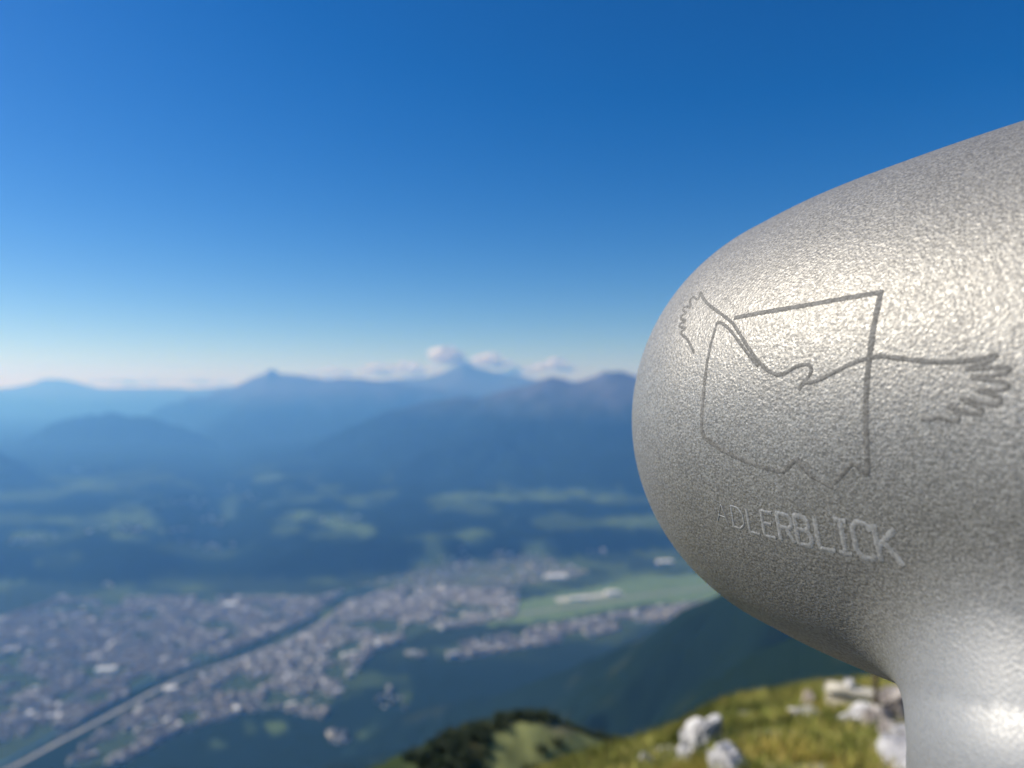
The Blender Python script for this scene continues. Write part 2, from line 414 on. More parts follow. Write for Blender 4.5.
# landmark buildings that read on their own
def block(name, px, py, w, d, h, an, wi, ri, label, rows=1):
    p = hit(px, py, 2500); vs, fs, fm, of = [], [], [], 0
    for r_ in range(rows):
        v, f, m_ = house_geo(w, d, h, 0, wi, ri); v = v+np.array([0, r_*d*1.5, 0])
        vs.append(v); fs += [tuple(of+a_ for a_ in ff) for ff in f]; fm += m_; of += len(v)
    o = mesh_obj(name, np.vstack(vs), fs, None, smooth=False, mats=MATS, fmat=fm)
    o.location = p; o.rotation_euler = (0, 0, an); tag(o, label, 'building'); return o
block('exhibition_hall', 230, 607, 100, 60, 26, .1, 0, 3, 'large white block on the far edge of the city, brightest left of the river')
block('warehouse', 106, 672, 105, 50, 20, .25, 0, 3, 'wide pale flat roofed hall in the middle of the left part of the city')
block('airport_terminal', 578, 600, 150, 40, 18, .12, 0, 3, 'long white hall standing beside the pale strip of the airfield')
block('airport_hangar', 612, 594, 110, 60, 22, .12, 0, 3, 'pale hangar at the right end of the airfield halls')
block('clinic_block', 452, 658, 60, 26, 28, .35, 0, 2, 'pale block left of its twin at the edge of the dark wooded slope')
block('clinic_tower', 473, 655, 55, 26, 34, .3, 1, 2, 'pale block right of its twin at the edge of the dark wooded slope')
block('factory_hall', 556, 578, 190, 90, 20, .1, 0, 3, 'wide white works hall on the fields beyond the airfield')
block('sports_hall', 170, 692, 60, 45, 22, .5, 1, 3, 'cream hall right beside the railway yard in the left foreground of the city')
block('bridge_tower_block', 212, 687, 44, 26, 32, .5, 1, 2, 'tall cream block on the near bank just right of the railway yard')
block('depot_hall', 665, 563, 150, 80, 20, .1, 0, 3, 'pale hall close to the left rim of the telescope, beyond the airfield')

# ------------------------------------------------------------------ rocks, wall, post near the viewer
def ico(sub):
    import bmesh
    bm = bmesh.new(); bmesh.ops.create_icosphere(bm, subdivisions=sub, radius=1)
    v = np.array([q.co[:] for q in bm.verts]); f = [tuple(w.index for w in q.verts) for q in bm.faces]; bm.free(); return v, f
def rock_verts(sx, sy, sz, seed, sub=4, facets=14):
    v, f = ico(sub); rg = np.random.default_rng(seed)
    nrm = rg.normal(size=(facets, 3)); nrm /= np.linalg.norm(nrm, axis=1)[:, None]; dd = rg.uniform(.55, .9, facets)
    for n_, d_ in zip(nrm, dd):
        t = v@n_; v = v - np.maximum(t-d_, 0)[:, None]*n_
    nn = fbm(v[:, 0]*2.2+v[:, 2]*1.7+seed, v[:, 1]*2.2-v[:, 2]*1.3, seed, 5)-.5
    n3 = fbm(v[:, 0]*7+v[:, 2]*5, v[:, 1]*7-v[:, 2]*6+seed, seed+3, 3)-.5
    v = v*(1+.85*nn+.25*n3)[:, None]
    return v*np.array([sx, sy, sz]), f
lime = noisy('limestone', (.30,.29,.28), (.66,.64,.61), 9, .9, 8, .8, 40, .02, (.38,.55))
lime2 = noisy('weathered limestone', (.20,.175,.155), (.56,.51,.45), 7, .9, 8, .8, 30, .02, (.40,.60))
slab_m = noisy('grey slab rock', (.26,.25,.25), (.46,.45,.44), 12, .9, 8, .8, 50, .02, (.35,.6))
def rock(name, px, py, Yd, w, h, seed, m, label, dsc=1.0, rot=0.0, sink=.35):
    """w, h: visible width and height in photograph pixels at the distance Yd"""
    p = wp(px, py, Yd); sx = w/F*Yd/2/.85; sz = h/F*Yd/2/.8
    v, f = rock_verts(sx, sx*dsc, sz, seed)
    o = mesh_obj(name, v, f, m, smooth=False)
    o.location = (p[0], p[1], p[2]); o.rotation_euler = (0, rot, 0)
    return tag(o, label, 'rock')
def near_Y(px, py): return hit(px, py, 3.0, 60)[1]
rock('limestone_boulder', 699, 745, near_Y(697,756), 40, 66, 3, lime, 'white upright limestone boulder standing in the grass left of the telescope', .8, .15)
rock('limestone_boulder', 688, 764, near_Y(690,768), 24, 34, 43, lime, 'narrow white rock leaning against the foot of the upright boulder', .8, -.2)
rock('limestone_rock', 726, 768, near_Y(726,770), 38, 34, 5, lime, 'low white rock at the bottom edge just right of the white boulder')
rock('limestone_stone', 645, 766, near_Y(645,768), 17, 24, 8, lime, 'small white stone at the bottom edge left of the white boulder')
rock('stone', 806, 714, near_Y(805,717), 26, 11, 12, lime, 'flat pale stone lying in the middle of the sunlit grass')
rock('stone', 745, 717, near_Y(745,720), 12, 9, 14, lime, 'tiny pale stone high on the grassy slope')
rock('outcrop_rock', 862, 718, near_Y(864,724), 34, 24, 21, lime, 'grey and white rough outcrop below the low wall and post', .9)
rock('outcrop_rock', 880, 725, near_Y(880,730), 34, 24, 27, lime2, 'middle rock of the rough outcrop, right below the post', .9, .3)
rock('outcrop_rock', 903, 712, near_Y(893,722), 38, 50, 23, lime2, 'brownish rough outcrop touching the telescope neck', .9)
rock('outcrop_rock', 893, 734, near_Y(888,742), 30, 24, 25, lime2, 'dark hollowed rock at the foot of the outcrop beside the neck', .9)
rock('rock_slab', 912, 793, 4.3, 190, 88, 31, slab_m, 'tilted grey slab filling the bottom corner left of the neck', 1.1, -.45)
rock('stone', 808, 700, near_Y(808,708), 13, 24, 35, noisy('ochre stone', (.30,.24,.18), (.48,.42,.34), 8), 'upright ochre stone left of the low wall')
# low wall
yw = near_Y(850, 706)
A = wp(827, 707, yw); Bq = wp(915, 703, yw-.3); w_h = 15/F*yw; top_m = noisy('old wall stone', (.36,.32,.24), (.58,.53,.42), 6, .95, 6, .6, 25, .02)
dx = Bq-A; L_ = math.hypot(dx[0], dx[1]); an = math.atan2(dx[1], dx[0])
import bmesh
def bevel_box(w, d, h, bev=.02, cuts=6, jit=.012, seed=1):
    bm = bmesh.new(); bmesh.ops.create_cube(bm, size=1)
    for v in bm.verts: v.co = (v.co.x*w, v.co.y*d, v.co.z*h)
    bmesh.ops.bevel(bm, geom=bm.edges[:], offset=bev, segments=2, affect='EDGES')
    bmesh.ops.subdivide_edges(bm, edges=bm.edges[:], cuts=cuts, use_grid_fill=True)
    rg = random.Random(seed)
    for v in bm.verts: v.co += __import__('mathutils').Vector((rg.uniform(-jit, jit), rg.uniform(-jit, jit), rg.uniform(-jit, jit)))
    v = np.array([q.co[:] for q in bm.verts]); f = [tuple(w_.index for w_ in q.verts) for q in bm.faces]; bm.free(); return v, f
wall = bpy.data.objects.new('low_stone_wall', None); C.objects.link(wall)
wall.location = ((A+Bq)/2)+np.array([0, 0, -.25]); wall.rotation_euler = (0, 0, an)
tag(wall, 'low buff stone wall on the crest behind the rocks', 'wall')
v, f = bevel_box(L_, .16, w_h+.45, .03, 5, .012, 3); v[:, 2] += (w_h+.45)/2-.2-.07
mesh_obj('masonry', v, f, top_m, wall)
v, f = bevel_box(L_+.03, .18, .05, .015, 4, .005, 4); v[:, 2] += w_h+.215
mesh_obj('coping', v, f, noisy('coping stone', (.40,.37,.29), (.58,.54,.44), 6, .95), wall)
_t = .26; _pw = A+(Bq-A)*_t; _st = rock('stone', 845, 681, _pw[1], 8, 8, 37, lime, 'tiny white stone lying on top of the low wall'); _st.location = (_pw[0], _pw[1], wall.location[2]+w_h+.215+.03+.035)
def cyl(r0, r1, z0, z1, n=20, cap=True, off=(0, 0)):
    a_ = np.linspace(0, 2*math.pi, n, endpoint=False)
    v = np.vstack([np.c_[r0*np.cos(a_)+off[0], r0*np.sin(a_)+off[1], np.full(n, z0)], np.c_[r1*np.cos(a_)+off[0], r1*np.sin(a_)+off[1], np.full(n, z1)]])
    f = [(k, (k+1) % n, n+(k+1) % n, n+k) for k in range(n)]
    if cap: f += [tuple(range(n-1, -1, -1)), tuple(range(n, 2*n))]
    return v, f
yp = near_Y(878, 712)-.5
pt = wp(876, 712, yp)
post = bpy.data.objects.new('wooden_post', None); C.objects.link(post); post.location = pt
tag(post, 'thin dark wooden post standing in front of the low wall', 'post')
ph = 48/F*yp
v, f = cyl(2.8/F*yp, 2.4/F*yp, -.3, ph, 12); mesh_obj('shaft', v, f, noisy('weathered wood', (.045,.032,.02), (.08,.06,.035), 12), post)
v, f = cyl(3.6/F*yp, 3.0/F*yp, ph+.002, ph+.05, 12); mesh_obj('cap', v, f, mat('post cap', (.12,.11,.1), .7), post)

# ------------------------------------------------------------------ grass and dwarf pine
def blades(cx, cy, cz, nb, hgt, spread, rg):
    n = len(cx)
    a_ = rg.uniform(0, 2*math.pi, (n, nb)); r_ = rg.uniform(0, spread, (n, nb)); hh_ = hgt[:, None]*rg.uniform(.5, 1.1, (n, nb))
    bx = cx[:, None]+r_*np.cos(a_); by = cy[:, None]+r_*np.sin(a_); bzz = np.repeat(cz[:, None], nb, 1)-.01
    lean = rg.uniform(.1, .7, (n, nb)); w = hh_*.05+.0015
    ta = a_+rg.normal(size=(n, nb))*.5
    p0 = np.stack([bx-w*np.sin(ta), by+w*np.cos(ta), bzz], -1); p1 = np.stack([bx+w*np.sin(ta), by-w*np.cos(ta), bzz], -1)
    p2 = np.stack([bx+hh_*lean*np.cos(ta), by+hh_*lean*np.sin(ta), bzz+hh_], -1)
    v = np.stack([p0, p1, p2], 2).reshape(-1, 3)
    f = np.arange(len(v)).reshape(-1, 3); return v, f
def leaf_mat(name, cols):
    m = mat(name, cols[0], .7, 0, .3)
    g_ = nd(m, 'ShaderNodeNewGeometry'); r = nd(m, 'ShaderNodeValToRGB')
    el = r.color_ramp.elements; el[0].color = (*cols[0], 1); el[1].color = (*cols[-1], 1)
    for q, c in enumerate(cols[1:-1]): e = el.new((q+1)/(len(cols)-1)); e.color = (*c, 1)
    ln(m, g_, 'Random Per Island', r, 'Fac'); ln(m, r, 'Color', bsdf(m), 'Base Color')
    return m
n = 26000
tx = RG.uniform(.0, 1.15, n); yy = RG.uniform(3.2, 15, n)**1.0; xx = tx*yy
cl = fbm(xx*1.1, yy*1.1, 201, 4); rk = fbm(xx*2.6, yy*2.6, 211, 3)
keep = (rk < .64); xx, yy, cl = xx[keep], yy[keep], cl[keep]; zz = height(xx, yy)
v, f = blades(xx, yy, zz, 14, .06+.09*fbm(xx*.8, yy*.8, 401, 3), .10, RG)
gm_ = leaf_mat('alpine grass blades', [(.16,.20,.04), (.26,.28,.06), (.30,.28,.08), (.38,.32,.13)])
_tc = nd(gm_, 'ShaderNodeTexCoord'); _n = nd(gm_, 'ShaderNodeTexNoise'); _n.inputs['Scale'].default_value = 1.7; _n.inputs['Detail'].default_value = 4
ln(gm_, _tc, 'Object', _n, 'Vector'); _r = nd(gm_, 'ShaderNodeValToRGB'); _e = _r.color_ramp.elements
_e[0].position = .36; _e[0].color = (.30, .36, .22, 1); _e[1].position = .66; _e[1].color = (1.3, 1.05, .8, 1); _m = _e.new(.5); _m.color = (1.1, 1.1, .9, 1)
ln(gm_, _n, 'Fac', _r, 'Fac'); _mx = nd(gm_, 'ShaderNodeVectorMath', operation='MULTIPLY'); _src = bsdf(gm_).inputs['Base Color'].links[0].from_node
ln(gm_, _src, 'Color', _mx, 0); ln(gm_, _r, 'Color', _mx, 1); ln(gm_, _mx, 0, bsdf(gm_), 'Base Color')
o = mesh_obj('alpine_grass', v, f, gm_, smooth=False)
tag(o, 'short yellow green alpine grass on the near slope', 'grass', kind='stuff')
# dwarf pine along the knoll crest
def pines(n, seed):
    rg = np.random.default_rng(seed)
    V_, F_, of = [], [], 0
    cnt = 0
    while cnt < n:
        t = rg.uniform(0, 1); seg = t*(len(KNOLL)-1); q = int(seg); w_ = seg-q
        c = KNOLL[q]*(1-w_)+KNOLL[min(q+1, len(KNOLL)-1)]*w_
        px = CX+F*c[0]/c[1]
        s = rg.random()
        if px < 505: x, y = c[0]+rg.normal()*1.5-abs(rg.normal())*2.5, c[1]+rg.normal()*1.5-rg.uniform(-2, 8 if px < 470 else 3)
        elif (px < 548) or (552 < px < 625): x, y = c[0]+rg.normal()*1.0, c[1]+rg.uniform(.6, 3.5)
        else: continue
        if px > 500 and s < .04: x, y = c[0]+rg.normal()*3, c[1]-rg.uniform(1, 9)
        z = height(np.array([x]), np.array([y]))[0]
        R0 = rg.uniform(.7, 1.5)*(1 if px < 560 else .65); nb = 240
        d_ = rg.normal(size=(nb, 3)); d_ /= np.linalg.norm(d_, axis=1)[:, None]; d_[:, 2] = np.abs(d_[:, 2])*.9
        rad = R0*rg.uniform(.35, 1.08, nb)[:, None]*(1+.25*np.sin(d_[:, :1]*5+seed))
        ctr = np.array([x, y, z-.15])+d_*rad*np.array([1, 1, .95])
        s1 = rg.normal(size=(nb, 3))*.13*R0; s2_ = rg.normal(size=(nb, 3))*.13*R0
        tri = np.stack([ctr+d_*.28*R0, ctr+s1, ctr+s2_], 1).reshape(-1, 3)
        V_.append(tri); cnt += 1
    V_ = np.vstack(V_); return V_, np.arange(len(V_)).reshape(-1, 3)
v, f = pines(190, 5)
o = mesh_obj('dwarf_pine_thicket', v, f, leaf_mat('dwarf pine needles', [(.02,.035,.015), (.035,.055,.02), (.05,.07,.03)]), smooth=False)
tag(o, 'dark dwarf pine thicket covering the crest of the grassy knoll', 'shrubs', kind='stuff')

# ------------------------------------------------------------------ telescope
AL = math.radians(40)
PF = [852.486, 421.379, 0.03563, -0.00878]
PK = np.array([0, .1, .25, .45, .7, 1.0]); PR = np.array([.088302, .092870, .097007, .101047, .105577, .112195])
def head_centres(n):
    px, py, pit, curv = PF
    c1 = np.array([(px-CX)/F, 1, (CY-py)/F])*.30
    a_ = np.array([math.sin(AL)*math.cos(pit), -math.cos(AL)*math.cos(pit), math.sin(pit)])
    s = np.linspace(0, 1.0, n)[:, None]
    c = c1+a_*.2*s+np.array([0, 0, 1])*curv*s*s
    q = s[:, 0]; m = np.gradient(PR, PK); i = np.clip(np.searchsorted(PK, q, side='right')-1, 0, len(PK)-2)
    h = PK[i+1]-PK[i]; t = (q-PK[i])/h
    r = (2*t**3-3*t**2+1)*PR[i]+(t**3-2*t**2+t)*h*m[i]+(-2*t**3+3*t**2)*PR[i+1]+(t**3-t**2)*h*m[i+1]
    return c, r, a_
NX, NY = .198, .190
NECK = np.array([[.20, .225, -.03, .050], [.1455, .184, -.092, .042], [.159, .184, -.125, .054], [.179, .185, -.20, .070], [.190, .188, -.30, .079], [NX, NY, -.42, .085]])
def neck_centres(n):
    t = np.linspace(0, 1, n); tk = np.r_[0, np.cumsum(np.linalg.norm(np.diff(NECK[:, :3], axis=0), axis=1))]; tk = tk/tk[-1]
    return np.stack([np.interp(t, tk, NECK[:, q]) for q in range(3)], 1), np.interp(t, tk, NECK[:, 3])
def sweep(p, c, r):
    out = np.full(len(p), 1e9)
    for q in range(len(c)):
        d = np.sqrt(((p-c[q])**2).sum(1))-r[q]
        np.minimum(out, d, out=out)
    return out
KS = .023
def sdf(p, nh=60, nn=50, both=False):
    hc, hr, _ = head_centres(nh); nc_, nr__ = neck_centres(nn)
    a_ = sweep(p, hc, hr); b_ = sweep(p, nc_, nr__)
    h_ = np.maximum(KS-np.abs(a_-b_), 0)/KS
    d = np.minimum(a_, b_)-h_*h_*KS*.25
    return (d, a_, b_) if both else d
def grad(p):
    e = 4e-4; g_ = np.empty_like(p)
    for q in range(3):
        d = np.zeros(3); d[q] = e
        g_[:, q] = (sdf(p+d)-sdf(p-d))/(2*e)
    return g_
st = .0032
gx = np.arange(.02, .41, st); gy = np.arange(-.02, .46, st); gzz = np.arange(-.44, .15, st)
G = np.stack(np.meshgrid(gx, gy, gzz, indexing='ij'), -1)
val = sdf(G.reshape(-1, 3), 26, 20).reshape(G.shape[:3])
sg = val < 0
nx_, ny_, nz_ = sg.shape
cellany = np.zeros((nx_-1, ny_-1, nz_-1), int)
for a_ in (0, 1):
    for b_ in (0, 1):
        for c_ in (0, 1):
            cellany += sg[a_:nx_-1+a_, b_:ny_-1+b_, c_:nz_-1+c_]
act = (cellany > 0) & (cellany < 8)
idx = -np.ones(act.shape, int); idx[act] = np.arange(act.sum())
ci = np.argwhere(act)
Pv = np.stack([gx[ci[:, 0]], gy[ci[:, 1]], gzz[ci[:, 2]]], 1)+st/2
for _ in range(3):
    d = sdf(Pv); g_ = grad(Pv); Pv = Pv-(d/np.maximum((g_**2).sum(1), .2))[:, None]*g_
quads = []
for ax in range(3):
    s0 = [slice(None)]*3; s1 = [slice(None)]*3; s0[ax] = slice(0, -1); s1[ax] = slice(1, None)
    A_, B_ = sg[tuple(s0)], sg[tuple(s1)]
    for flip, M_ in ((False, A_ & ~B_), (True, ~A_ & B_)):
        e = np.argwhere(M_); o1, o2 = [(1, 2), (2, 0), (0, 1)][ax]
        ok_ = (e[:, o1] > 0) & (e[:, o2] > 0) & (e[:, o1] < sg.shape[o1]-1) & (e[:, o2] < sg.shape[o2]-1); e = e[ok_]
        q4 = []
        for (u_, v_) in ((-1, -1), (0, -1), (0, 0), (-1, 0)):
            t = e.copy(); t[:, o1] += u_; t[:, o2] += v_
            q4.append(idx[t[:, 0], t[:, 1], t[:, 2]])
        q4 = np.stack(q4, 1)
        if flip: q4 = q4[:, ::-1]
        quads.append(q4)
quads = np.vstack(quads); quads = quads[(quads >= 0).all(1)]
Gn = grad(Pv); Gn /= np.linalg.norm(Gn, axis=1)[:, None]
_, da, db = sdf(Pv, both=True)
isneck = (db-da)[quads].mean(1) < 0

metal = mat('silver textured coating', (.46,.455,.435), .42, .45)
def metal_nodes(m, base1, base2, bstr):
    tc = nd(m, 'ShaderNodeTexCoord')
    nA = nd(m, 'ShaderNodeTexNoise'); nA.inputs['Scale'].default_value = 1150; nA.inputs['Detail'].default_value = 2.5; nA.inputs['Roughness'].default_value = .55
    nB = nd(m, 'ShaderNodeTexVoronoi'); nB.inputs['Scale'].default_value = 1000; nB.feature = 'SMOOTH_F1'
    nC = nd(m, 'ShaderNodeTexNoise'); nC.inputs['Scale'].default_value = 14; nC.inputs['Detail'].default_value = 5
    wn_ = nd(m, 'ShaderNodeTexWhiteNoise')
    for x_ in (nA, nB, nC): ln(m, tc, 'Object', x_, 'Vector')
    mx = nd(m, 'ShaderNodeMath', operation='MULTIPLY_ADD'); ln(m, nB, 'Distance', mx, 0); mx.inputs[1].default_value = -.55; ln(m, nA, 'Fac', mx, 2)
    bp = nd(m, 'ShaderNodeBump'); bp.inputs['Strength'].default_value = bstr; bp.inputs['Distance'].default_value = .0008
    ln(m, mx, 0, bp, 'Height'); ln(m, bp, 'Normal', bsdf(m), 'Normal')
    # fine flakes in the paint
    fl = nd(m, 'ShaderNodeTexVoronoi'); fl.inputs['Scale'].default_value = 1700; ln(m, tc, 'Object', fl, 'Vector')
    sep = nd(m, 'ShaderNodeSeparateColor'); ln(m, fl, 'Color', sep, 'Color')
    r = nd(m, 'ShaderNodeValToRGB'); r.color_ramp.elements[0].position = .1; r.color_ramp.elements[1].position = .95
    r.color_ramp.elements[0].color = (*base1, 1); r.color_ramp.elements[1].color = (*base2, 1); ln(m, sep, 'Red', r, 'Fac')
    r2 = nd(m, 'ShaderNodeMapRange'); r2.inputs['To Min'].default_value = .88; r2.inputs['To Max'].default_value = 1.1; ln(m, nC, 'Fac', r2, 'Value')
    r2.inputs['From Min'].default_value = .3; r2.inputs['From Max'].default_value = .7
    vm = nd(m, 'ShaderNodeVectorMath', operation='SCALE'); ln(m, r, 'Color', vm, 0); ln(m, r2, 'Result', vm, 'Scale')
    ln(m, vm, 0, bsdf(m), 'Base Color')
    r3 = nd(m, 'ShaderNodeMapRange'); r3.inputs['To Min'].default_value = .43; r3.inputs['To Max'].default_value = .62; ln(m, sep, 'Green', r3, 'Value')
    ln(m, r3, 'Result', bsdf(m), 'Roughness')
metal_nodes(metal, (.19,.184,.168), (.35,.34,.312), .30)
neck_metal = mat('silver smooth coating', (.46,.455,.435), .42, .4)
metal_nodes(neck_metal, (.26,.26,.255), (.36,.36,.35), .13)
# the coating grows smoother where the head runs into the neck
_b = [n_ for n_ in metal.node_tree.nodes if n_.type == 'BUMP'][0]; _a = nd(metal, 'ShaderNodeAttribute'); _a.attribute_name = 'smoothness'
_mr = nd(metal, 'ShaderNodeMapRange'); _mr.inputs['To Min'].default_value = .30; _mr.inputs['To Max'].default_value = .13
ln(metal, _a, 'Fac', _mr, 'Value'); ln(metal, _mr, 'Result', _b, 'Strength')
_cm = nd(metal, 'ShaderNodeMix', data_type='RGBA'); _src = bsdf(metal).inputs['Base Color'].links[0].from_node
metal.node_tree.links.new(_a.outputs['Fac'], _cm.inputs[0]); metal.node_tree.links.new(_src.outputs[0], _cm.inputs[6])
_cm.inputs[7].default_value = (.31, .31, .302, 1); metal.node_tree.links.new(_cm.outputs[2], bsdf(metal).inputs['Base Color'])
BASE = np.array([NX, NY, -1.64])
scope = bpy.data.objects.new('viewing_telescope', None); C.objects.link(scope); scope.location = BASE
tag(scope, 'big silver textured viewing telescope on its post, engraved with an eagle over a square frame', 'telescope')
def sub_mesh(name, mask, m, parent):
    q = quads[mask]; u, inv = np.unique(q, return_inverse=True)
    o = mesh_obj(name, Pv[u]-BASE, inv.reshape(q.shape), m, parent)
    return o, u
for nm, mk in (('head_housing', ~isneck), ('neck', isneck)):
    o, u = sub_mesh(nm, mk, metal, scope)
    at2 = o.data.attributes.new('smoothness', 'FLOAT', 'POINT'); at2.data.foreach_set('value', sstep(-.022, .022, (da-db)[u]).astype(np.float32))
    o.data.normals_split_custom_set_from_vertices([tuple(t) for t in Gn[u]])
    if nm == 'head_housing': housing = o
# post, base plate, bolts, eyepiece
v, f = cyl(.092, .0855, .02, 1.64-.41, 48); v[:, 0] += 0; 
mesh_obj('column', v, f, neck_metal, scope)
v, f = cyl(.18, .175, -.02, .0195, 48); plate = mesh_obj('base_plate', v, f, metal, scope, smooth=False)
bm_ = mat('steel bolt', (.4,.4,.4), .35, 1)
for q in range(4):
    v, f = cyl(.012, .012, .0196, .034, 6, off=(0.145*math.cos(q*math.pi/2+.8), 0.145*math.sin(q*math.pi/2+.8)))
    mesh_obj('bolt', v, f, bm_, plate, smooth=False)
hc, hr, ax_ = head_centres(60)
from mathutils import Vector
tip = hc[-1]+ax_*(hr[-1]-.006)
v, f = cyl(.034, .030, 0, .030, 40); qn = Vector(ax_).to_track_quat('Z', 'Y')
v = np.array([tuple(qn @ Vector(t)) for t in v])+tip-BASE
mesh_obj('eyepiece', v, f, mat('black rubber', (.02,.02,.02), .6), scope)

# engraving: strokes laid on the curved housing
def on_surface(px, py):
    d = np.stack([(px-CX)/F, np.ones_like(px), (CY-py)/F], 1); d /= np.linalg.norm(d, axis=1)[:, None]
    t = np.full(len(px), .08)
    for _ in range(60): t = t+np.clip(sdf(d*t[:, None]), -.02, .05)*.9
    return d*t[:, None]
def resample(pts, stp):
    pts = np.array(pts, float); seg = np.linalg.norm(np.diff(pts, axis=0), axis=1); L = np.r_[0, np.cumsum(seg)]
    n_ = max(int(L[-1]/stp)+1, 2); t = np.linspace(0, L[-1], n_)
    return np.c_[np.interp(t, L, pts[:, 0]), np.interp(t, L, pts[:, 1])]
def smooth_line(pts, it=2):
    pts = np.array(pts, float)
    for _ in range(it):
        o_ = [pts[0]]
        for a_, b_ in zip(pts[:-1], pts[1:]): o_ += [a_*.75+b_*.25, a_*.25+b_*.75]
        o_.append(pts[-1]); pts = np.array(o_)
    return pts
def ribbons(name, strokes, m, lift, parent):
    Vs, Fs, of = [], [], 0
    for k_, (pts, w) in enumerate(strokes):
        P = resample(pts, 1.6); n_ = len(P)
        S3 = on_surface(P[:, 0], P[:, 1]); N3 = grad(S3); N3 /= np.linalg.norm(N3, axis=1)[:, None]
        tg = np.gradient(S3, axis=0); tg /= np.linalg.norm(tg, axis=1)[:, None]+1e-12
        sd = np.cross(N3, tg); sd /= np.linalg.norm(sd, axis=1)[:, None]+1e-12
        if np.isscalar(w): w = (w, w)
        wd = 1.5*np.linspace(w[0], w[1], n_)*S3[:, 1]/F*(.85+.3*RG.random(n_))
        rows = []
        for s_ in (-.5, -.17, .17, .5):
            Q = S3+sd*(wd*s_)[:, None]
            dq = sdf(Q); Q = Q-N3*dq[:, None]+N3*lift*(1 if abs(s_) < .4 else .25)
            rows.append(Q)
        V_ = np.stack(rows, 1).reshape(-1, 3); Vs.append(V_-BASE)
        for a_ in range(n_-1):
            for c_ in range(3):
                Fs.append((of+a_*4+c_, of+a_*4+c_+1, of+(a_+1)*4+c_+1, of+(a_+1)*4+c_))
        of += len(V_)
    o = mesh_obj(name, np.vstack(Vs), Fs, m, parent)
    return o
groove = mat('worn engraving', (.20,.195,.18), .7, .1)
metal_nodes(groove, (.10,.097,.087), (.20,.195,.18), .18)
for l_ in list(bsdf(groove).inputs['Roughness'].links): groove.node_tree.links.remove(l_)
letterm = mat('bare letter metal', (.5,.5,.5), .5, .35)
metal_nodes(letterm, (.30,.297,.285), (.46,.455,.44), .12)
LOGO = [
 ([(734,318),(760,313),(810,304.5),(850,297.5),(883,292)], (3.2,4)),
 ([(881,291),(873,330),(869.5,356),(867,379),(865.5,405),(866,431),(867.5,468),(867,476)], (4.2,4)),
 ([(717,322),(711,343),(707,362),(704,387),(702,410),(701.5,428),(704,437)], (2.2,3.2)),
 (smooth_line([(704,437),(718,448),(733,456),(755,465),(772,470),(784,472)]), (3.4,3.2)),
 ([(783,472),(796,459),(803,467),(811,477)], 3.2), ([(811,477),(824,484),(835,490)], 1.6), ([(833,484),(844,473),(853,463),(861,470),(867,476)], 3.2),
 (smooth_line([(700,292),(704,300),(710,306),(724,316),(733,323),(741,336),(751,352),(762,366),(770,372),(778,375.5),(784,374),(790,370),(797,366),(803,364.5),(809,364.5),(812,369),(810,375),(805,381),(801,386),(798,390)]), (2.2,3)),
 (smooth_line([(717,322),(724,324),(732,332),(741,345),(751,358),(758,366)]), (2.2,2.2)),
 (smooth_line([(801,383),(809,382.5),(817,381),(831,374),(846,366),(858,361),(869,358),(880,356),(895,358),(911,360),(930,362),(950,362.5),(976,360),(998,354)]), (2.8,4.2)),
 (smooth_line([(998,354),(990,362),(962,369),(972,369),(990,368),(1007,366),(1011,370),(1002,375),(968,378),(975,378),(1006,382),(1010,387),(1001,391),(974,390),(980,391),(1000,397),(1002,403),(990,405.5),(958,396),(966,402),(984,410),(981,415),(966,413),(945,403),(952,408),(961,419),(953,423),(937,416),(931,420),(921,419)], 2), (3.6,3)),
 (smooth_line([(700,293),(698,301),(693,296),(689,301),(692,308),(685,306),(682,310),(688,313.5),(681,315),(680,319),(688,321),(680,323),(679,327),(688,328),(680,331.5),(682,335),(686.5,338),(691,346),(694,353)], 1), (1.6,2)),
]
ribbons('eagle_emblem', LOGO, groove, .00012, housing)
GL = {'A': [[(0,0),(.5,1),(1,0)],[(.2,.35),(.8,.35)]], 'D': [[(0,0),(0,1),(.6,1),(1,.75),(1,.25),(.6,0),(0,0)]], 'L': [[(0,1),(0,0),(1,0)]],
 'E': [[(1,1),(0,1),(0,0),(1,0)],[(0,.52),(.8,.52)]], 'R': [[(0,0),(0,1),(.75,1),(1,.85),(1,.65),(.75,.5),(0,.5)],[(.5,.5),(1,0)]],
 'B': [[(0,0),(0,1),(.7,1),(.92,.85),(.92,.65),(.7,.52),(0,.52)],[(.7,.52),(1,.38),(1,.14),(.75,0),(0,0)]],
 'I': [[(.5,0),(.5,1)],[(.1,0),(.9,0)],[(.1,1),(.9,1)]], 'C': [[(1,.82),(.8,1),(.25,1),(0,.8),(0,.2),(.25,0),(.8,0),(1,.15)]],
 'K': [[(0,0),(0,1)],[(1,1),(.08,.42)],[(.3,.56),(1,0)]]}
WORD = [('A',(718,521),(729,525),(-3,-19)),('D',(734,526.5),(745,530),(-3.5,-21)),('L',(750,531.5),(760,534.5),(-4,-23)),('E',(765,535.5),(776,538),(-4.5,-25)),
 ('R',(781,539.5),(795,543),(-5,-27)),('B',(799,543.5),(813,547),(-5.5,-29)),('L',(820,548),(836,551),(-6,-31)),('I',(838,551.5),(854,555),(-6.5,-33)),('C',(858,556),(877,560),(-7.5,-35)),('K',(881.5,561),(904,566),(-9,-37))]
ls = []
for ch, bl, br, up in WORD:
    bl, br, up = np.array(bl, float), np.array(br, float), np.array(up, float)
    for st_ in GL[ch]:
        ls.append(([tuple(bl+(br-bl)*u_+up*v_) for u_, v_ in st_], -up[1]*.115*{'A': .4, 'D': .6, 'L': .8, 'E': .85}.get(ch if bl[0] < 780 else '', 1)))
ribbons('engraved_lettering', ls, letterm, .00014, housing)

